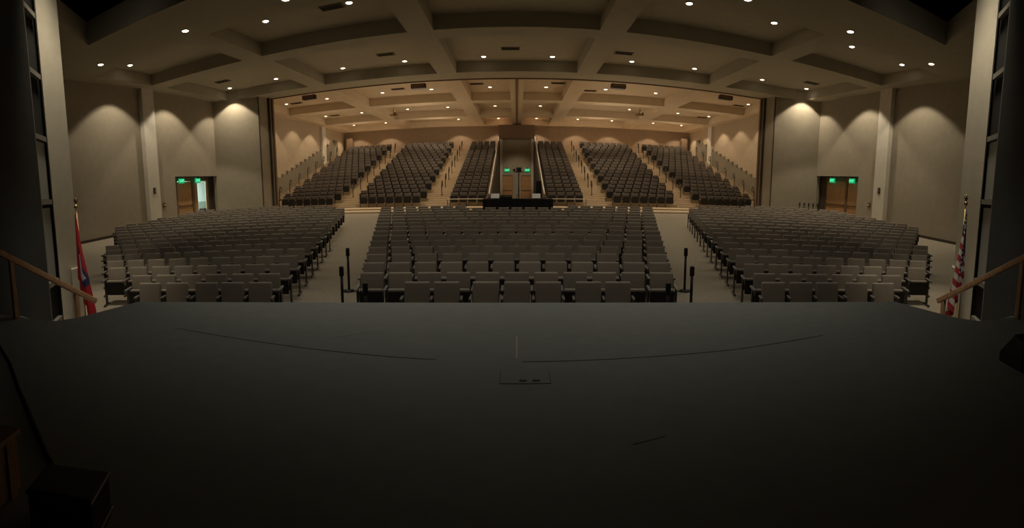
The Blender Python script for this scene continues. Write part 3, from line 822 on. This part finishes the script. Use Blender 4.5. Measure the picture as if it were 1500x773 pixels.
def make_flag(s, label, kind, top, x, y):
    zf = fz(x, y); hgt = top - zf
    t = thing('flag_stand', f'brass-topped flag pole on a round floor base near the stage stairs, {SIDE[s]}', 'flag pole', (x, y, zf))
    bm = bmesh.new(); lathe(bm, [(.19, 0), (.19, .02), (.07, .08), (.03, .16)], 20); obj('base', bm, 'brass', t)
    bm = bmesh.new(); lathe(bm, [(.016, .1), (.014, hgt-.17)], 12); obj('pole', bm, 'railwood' if s < 0 else 'brass', t)
    bm = bmesh.new(); lathe(bm, [(.012, hgt-.18), (.035, hgt-.16), (.045, hgt-.13), (.03, hgt-.1), (.015, hgt-.09)], 14)
    for sg in (-1, 1):      # spread wings of the finial bird
        w = [bm.verts.new(p) for p in ((0, 0, hgt-.09), (sg*.05, 0, hgt-.05), (sg*.085, 0, hgt+.01), (sg*.05, 0, hgt-.01), (sg*.02, 0, hgt-.03))]
        bm.faces.new(w)
    lathe(bm, [(.018, hgt-.09), (.028, hgt-.05), (.018, hgt-.01), (.02, hgt+.02), (.006, hgt+.04)], 12)
    obj('finial', bm, 'brass', t)
    # cloth hanging in folds from the pole: rows go down from the hoist top, the fly corner falls lowest
    me = bpy.data.meshes.new('draped_flag'); bm = bmesh.new(); uvl = bm.loops.layers.uv.new('UVMap')
    nu, nv = 72, 44; hoist, fly = 1.12, 1.7
    grid = []
    sgn = -s
    for j in range(nv+1):
        v = j/nv; row = []
        for i in range(nu+1):
            u = i/nu
            # each fly-ward strip sags: gathers in towards the pole and falls along it
            spread = .06 + .40*(1-v)**.8 * (.35 + .65*u)
            ph = u*2*PI*4.2
            amp = (.022 + .07*(1-v)) * min(1, u*5)
            xx = sgn*(.05 + spread*u*.72) + amp*math.cos(ph)*.55
            yy = -(.075 + .02*u) + amp*math.sin(ph)
            zz = hgt - .22 - (1-v)*hoist*(1.0 - .04*u) - u*(fly*.62)*(1 - .25*v)
            zz = hgt - .22 - (1-v)*hoist - u*fly*.56*(.55 + .45*(1-v)) - .015*math.cos(ph)
            row.append((xx, yy, zz, u, v))
        grid.append(row)
    vv = [[bm.verts.new(p[:3]) for p in row] for row in grid]
    for j in range(nv):
        for i in range(nu):
            f = bm.faces.new((vv[j][i], vv[j][i+1], vv[j+1][i+1], vv[j+1][i])); f.smooth = True
            for lp_, (jj, ii) in zip(f.loops, ((j, i), (j, i+1), (j+1, i+1), (j+1, i))):
                lp_[uvl].uv = (grid[jj][ii][3], grid[jj][ii][4])
    bm.to_mesh(me); bm.free(); me.materials.append(flag_mat(kind))
    o = bpy.data.objects.new('draped_flag', me); C.objects.link(o); o.location = (x, y, zf+ZC)
    tag(o, label, 'flag')
xl, yl = pol(-52.75, 9.15)
make_flag(-1, 'red flag with white and dark blue emblem drooping from its pole by the stage stairs', 'red', .13, xl, yl)
xr, yr = pol(53.7, 9.15)
make_flag(1, 'red and white striped flag with white stars on blue drooping from its pole', 'striped', .2, xr, yr)

# ------------------------------------------------------------------ dark odds and ends at the stage edge near the lens
t = thing('road_case', 'small low black road case on the dark stage beside the plywood crate', 'case', (-1.93, 1.27, -1.6), math.radians(30))
bm = bmesh.new(); quad_box(bm, -.17, .17, -.13, .13, .0, .24); bev(bm, .015, 2); obj('body', bm, 'black', t)
for z in (.04, .225):
    bm = bmesh.new(); quad_box(bm, -.177, .177, -.137, .137, z-.008, z+.008); bev(bm, .004, 1); obj('edging', bm, 'steel', t)
bm = bmesh.new(); tube(bm, [(-.06, -.128, .14), (-.06, -.16, .13), (.06, -.16, .13), (.06, -.128, .14)], .008, 6); obj('handle', bm, 'steel', t)
t = thing('plywood_crate', 'brown plywood crate at the dark stage corner beside the black road case', 'crate', (-2.5, .80, -1.6), math.radians(28))
bm = bmesh.new(); quad_box(bm, -.3, .3, -.35, .35, 0, .32); bev(bm, .008, 1); obj('box', bm, 'crate', t)
bm = bmesh.new(); quad_box(bm, -.32, .32, -.37, .37, .32, .35); bev(bm, .006, 1); obj('lid', bm, 'crate', t)
for y in (-.25, .25):
    bm = bmesh.new(); quad_box(bm, .3, .315, y-.03, y+.03, .0, .32); obj('batten', bm, 'crate', t)
bm = bmesh.new(); tube(bm, [(-5.6, 2.72, .012), (-5.03, 2.52, .012), (-4.4, 2.3, .012), (-3.75, 2.02, .012), (-3.1, 1.76, .012), (-2.6, 1.56, .012), (-2.35, 1.48, .012), (-2.2, 1.42, .012)], .014, 6)
o = obj('stage_cable', bm, 'seam', loc=(0, 0, -1.6+ZC)); tag(o, 'thick black cable lying across the dark stage deck to the small road case', 'cable')
t = thing('floor_monitor', 'black wedge floor monitor at the stage edge, striped flag side', 'speaker', (4.5, 2.25, -1.6), math.radians(-25))
bm = bmesh.new()
pr = [(-.2, 0), (.22, 0), (.22, .1), (-.02, .34), (-.2, .3)]
a = [bm.verts.new((-.28, y, z)) for y, z in pr]; b = [bm.verts.new((.28, y, z)) for y, z in pr]
bm.faces.new(a); bm.faces.new(list(reversed(b)))
for i in range(5): bm.faces.new((a[i], b[i], b[(i+1) % 5], a[(i+1) % 5]))
bev(bm, .012, 2); obj('cabinet', bm, 'black', t)
bm = bmesh.new(); v = [bm.verts.new(p) for p in ((-.25, .215, .125), (.25, .215, .125), (.25, 0, .34), (-.25, 0, .34))]; bm.faces.new(v); obj('grille', bm, 'steel', t)

# ------------------------------------------------------------------ added fill lamps without fixtures, plus the pier and corridor lights
def point(x, y, z, p, col, r=1.2):
    L = bpy.data.lights.new('fill_light', 'POINT'); L.energy = p; L.color = col; L.shadow_soft_size = r
    o = bpy.data.objects.new('fill_light', L); C.objects.link(o); o.location = (x, y, z+ZC)
for s in (-1, 1):
    point(s*7, 35.4, 3.6, 120, CR); point(s*7, 42.8, 4.6, 110, CR); point(s*14, 42.8, 4.6, 80, CR); point(s*14, 35.4, 3.4, 60, CR); point(s*7, 29.0, 2.6, 60, CR)  # added fill points, lift the rear hall and its ceiling
def unseen_spot(x, y, z, tx, ty_, tz_, p, col, size=95, blend=.7):
    L = bpy.data.lights.new('unseen_spot', 'SPOT'); L.energy = p; L.color = col; L.spot_size = math.radians(size); L.spot_blend = blend; L.shadow_soft_size = .4
    o = bpy.data.objects.new('unseen_spot', L); C.objects.link(o); o.location = (x, y, z+ZC)
    o.rotation_euler = (Vector((tx, ty_, tz_))-Vector((x, y, z))).to_track_quat('-Z', 'Y').to_euler()
for s in (-1, 1):
    unseen_spot(s*7.3, 5.7, 5.9, s*8.4, 6.35, -1.2, 900, CF, 44)
    unseen_spot(s*3.6, 3.0, 5.6, s*7.0, 5.0, -1.2, 420, (1, .93, .82), 21)  # added spot, brightens the flag and handrail
for x in (-4.4, -1.5, 1.5, 4.4):
    unseen_spot(x, 9.4, 6.7, x*.95, 7.3, -1.6, 240, (1, .93, .8), 62, .95)  # added spots, brighten the stage lip and fade towards the lens
unseen_spot(0, 38.0, 5.6, 0, 46.7, .8, 1000, CR, 26)  # added spot, brightens the passage end wall and its doors
for x in (-8, -3, 3, 8):
    unseen_spot(x, 3.0, 6.6, x*1.3, 14.0, -1.8, 330, (1, .92, .76), 86, 1.0)  # added spots over the stage, brighten the chair fronts
L = bpy.data.lights.new('corridor_lamp', 'AREA'); L.energy = 260; L.color = (.86, 1, .96); L.size = 1.2
o = bpy.data.objects.new('corridor_lamp', L); C.objects.link(o); o.location = (-20, 24.9, 1.5+ZC)

# ------------------------------------------------------------------ world, camera, view
w = bpy.data.worlds.new('world'); SC.world = w; w.use_nodes = True
w.node_tree.nodes['Background'].inputs[0].default_value = (.02, .02, .022, 1); w.node_tree.nodes['Background'].inputs[1].default_value = .02
cd = bpy.data.cameras.new('camera'); cam = bpy.data.objects.new('camera', cd); C.objects.link(cam); SC.camera = cam
F = 699.0
cam.location = (0, 0, ZC); cam.rotation_euler = (PI/2 - .1096, 0, 0)
cd.type = 'PANO'; cd.clip_start = .05; cd.clip_end = 500
cc = cd.cycles if hasattr(cd, 'cycles') and hasattr(cd.cycles, 'panorama_type') else cd
cc.panorama_type = 'CENTRAL_CYLINDRICAL'
cc.central_cylindrical_range_u_min = -757/F; cc.central_cylindrical_range_u_max = 743/F
cc.central_cylindrical_range_v_min = -(773-348.63)/F; cc.central_cylindrical_range_v_max = 348.63/F
cc.central_cylindrical_radius = 1.0
SC.view_settings.view_transform = 'Standard'; SC.view_settings.look = 'None'
SC.view_settings.exposure = 0; SC.view_settings.gamma = 1
try:
    SC.cycles.use_denoising = True; SC.cycles.max_bounces = 8; SC.cycles.diffuse_bounces = 4; SC.cycles.sample_clamp_indirect = 4
except Exception: pass
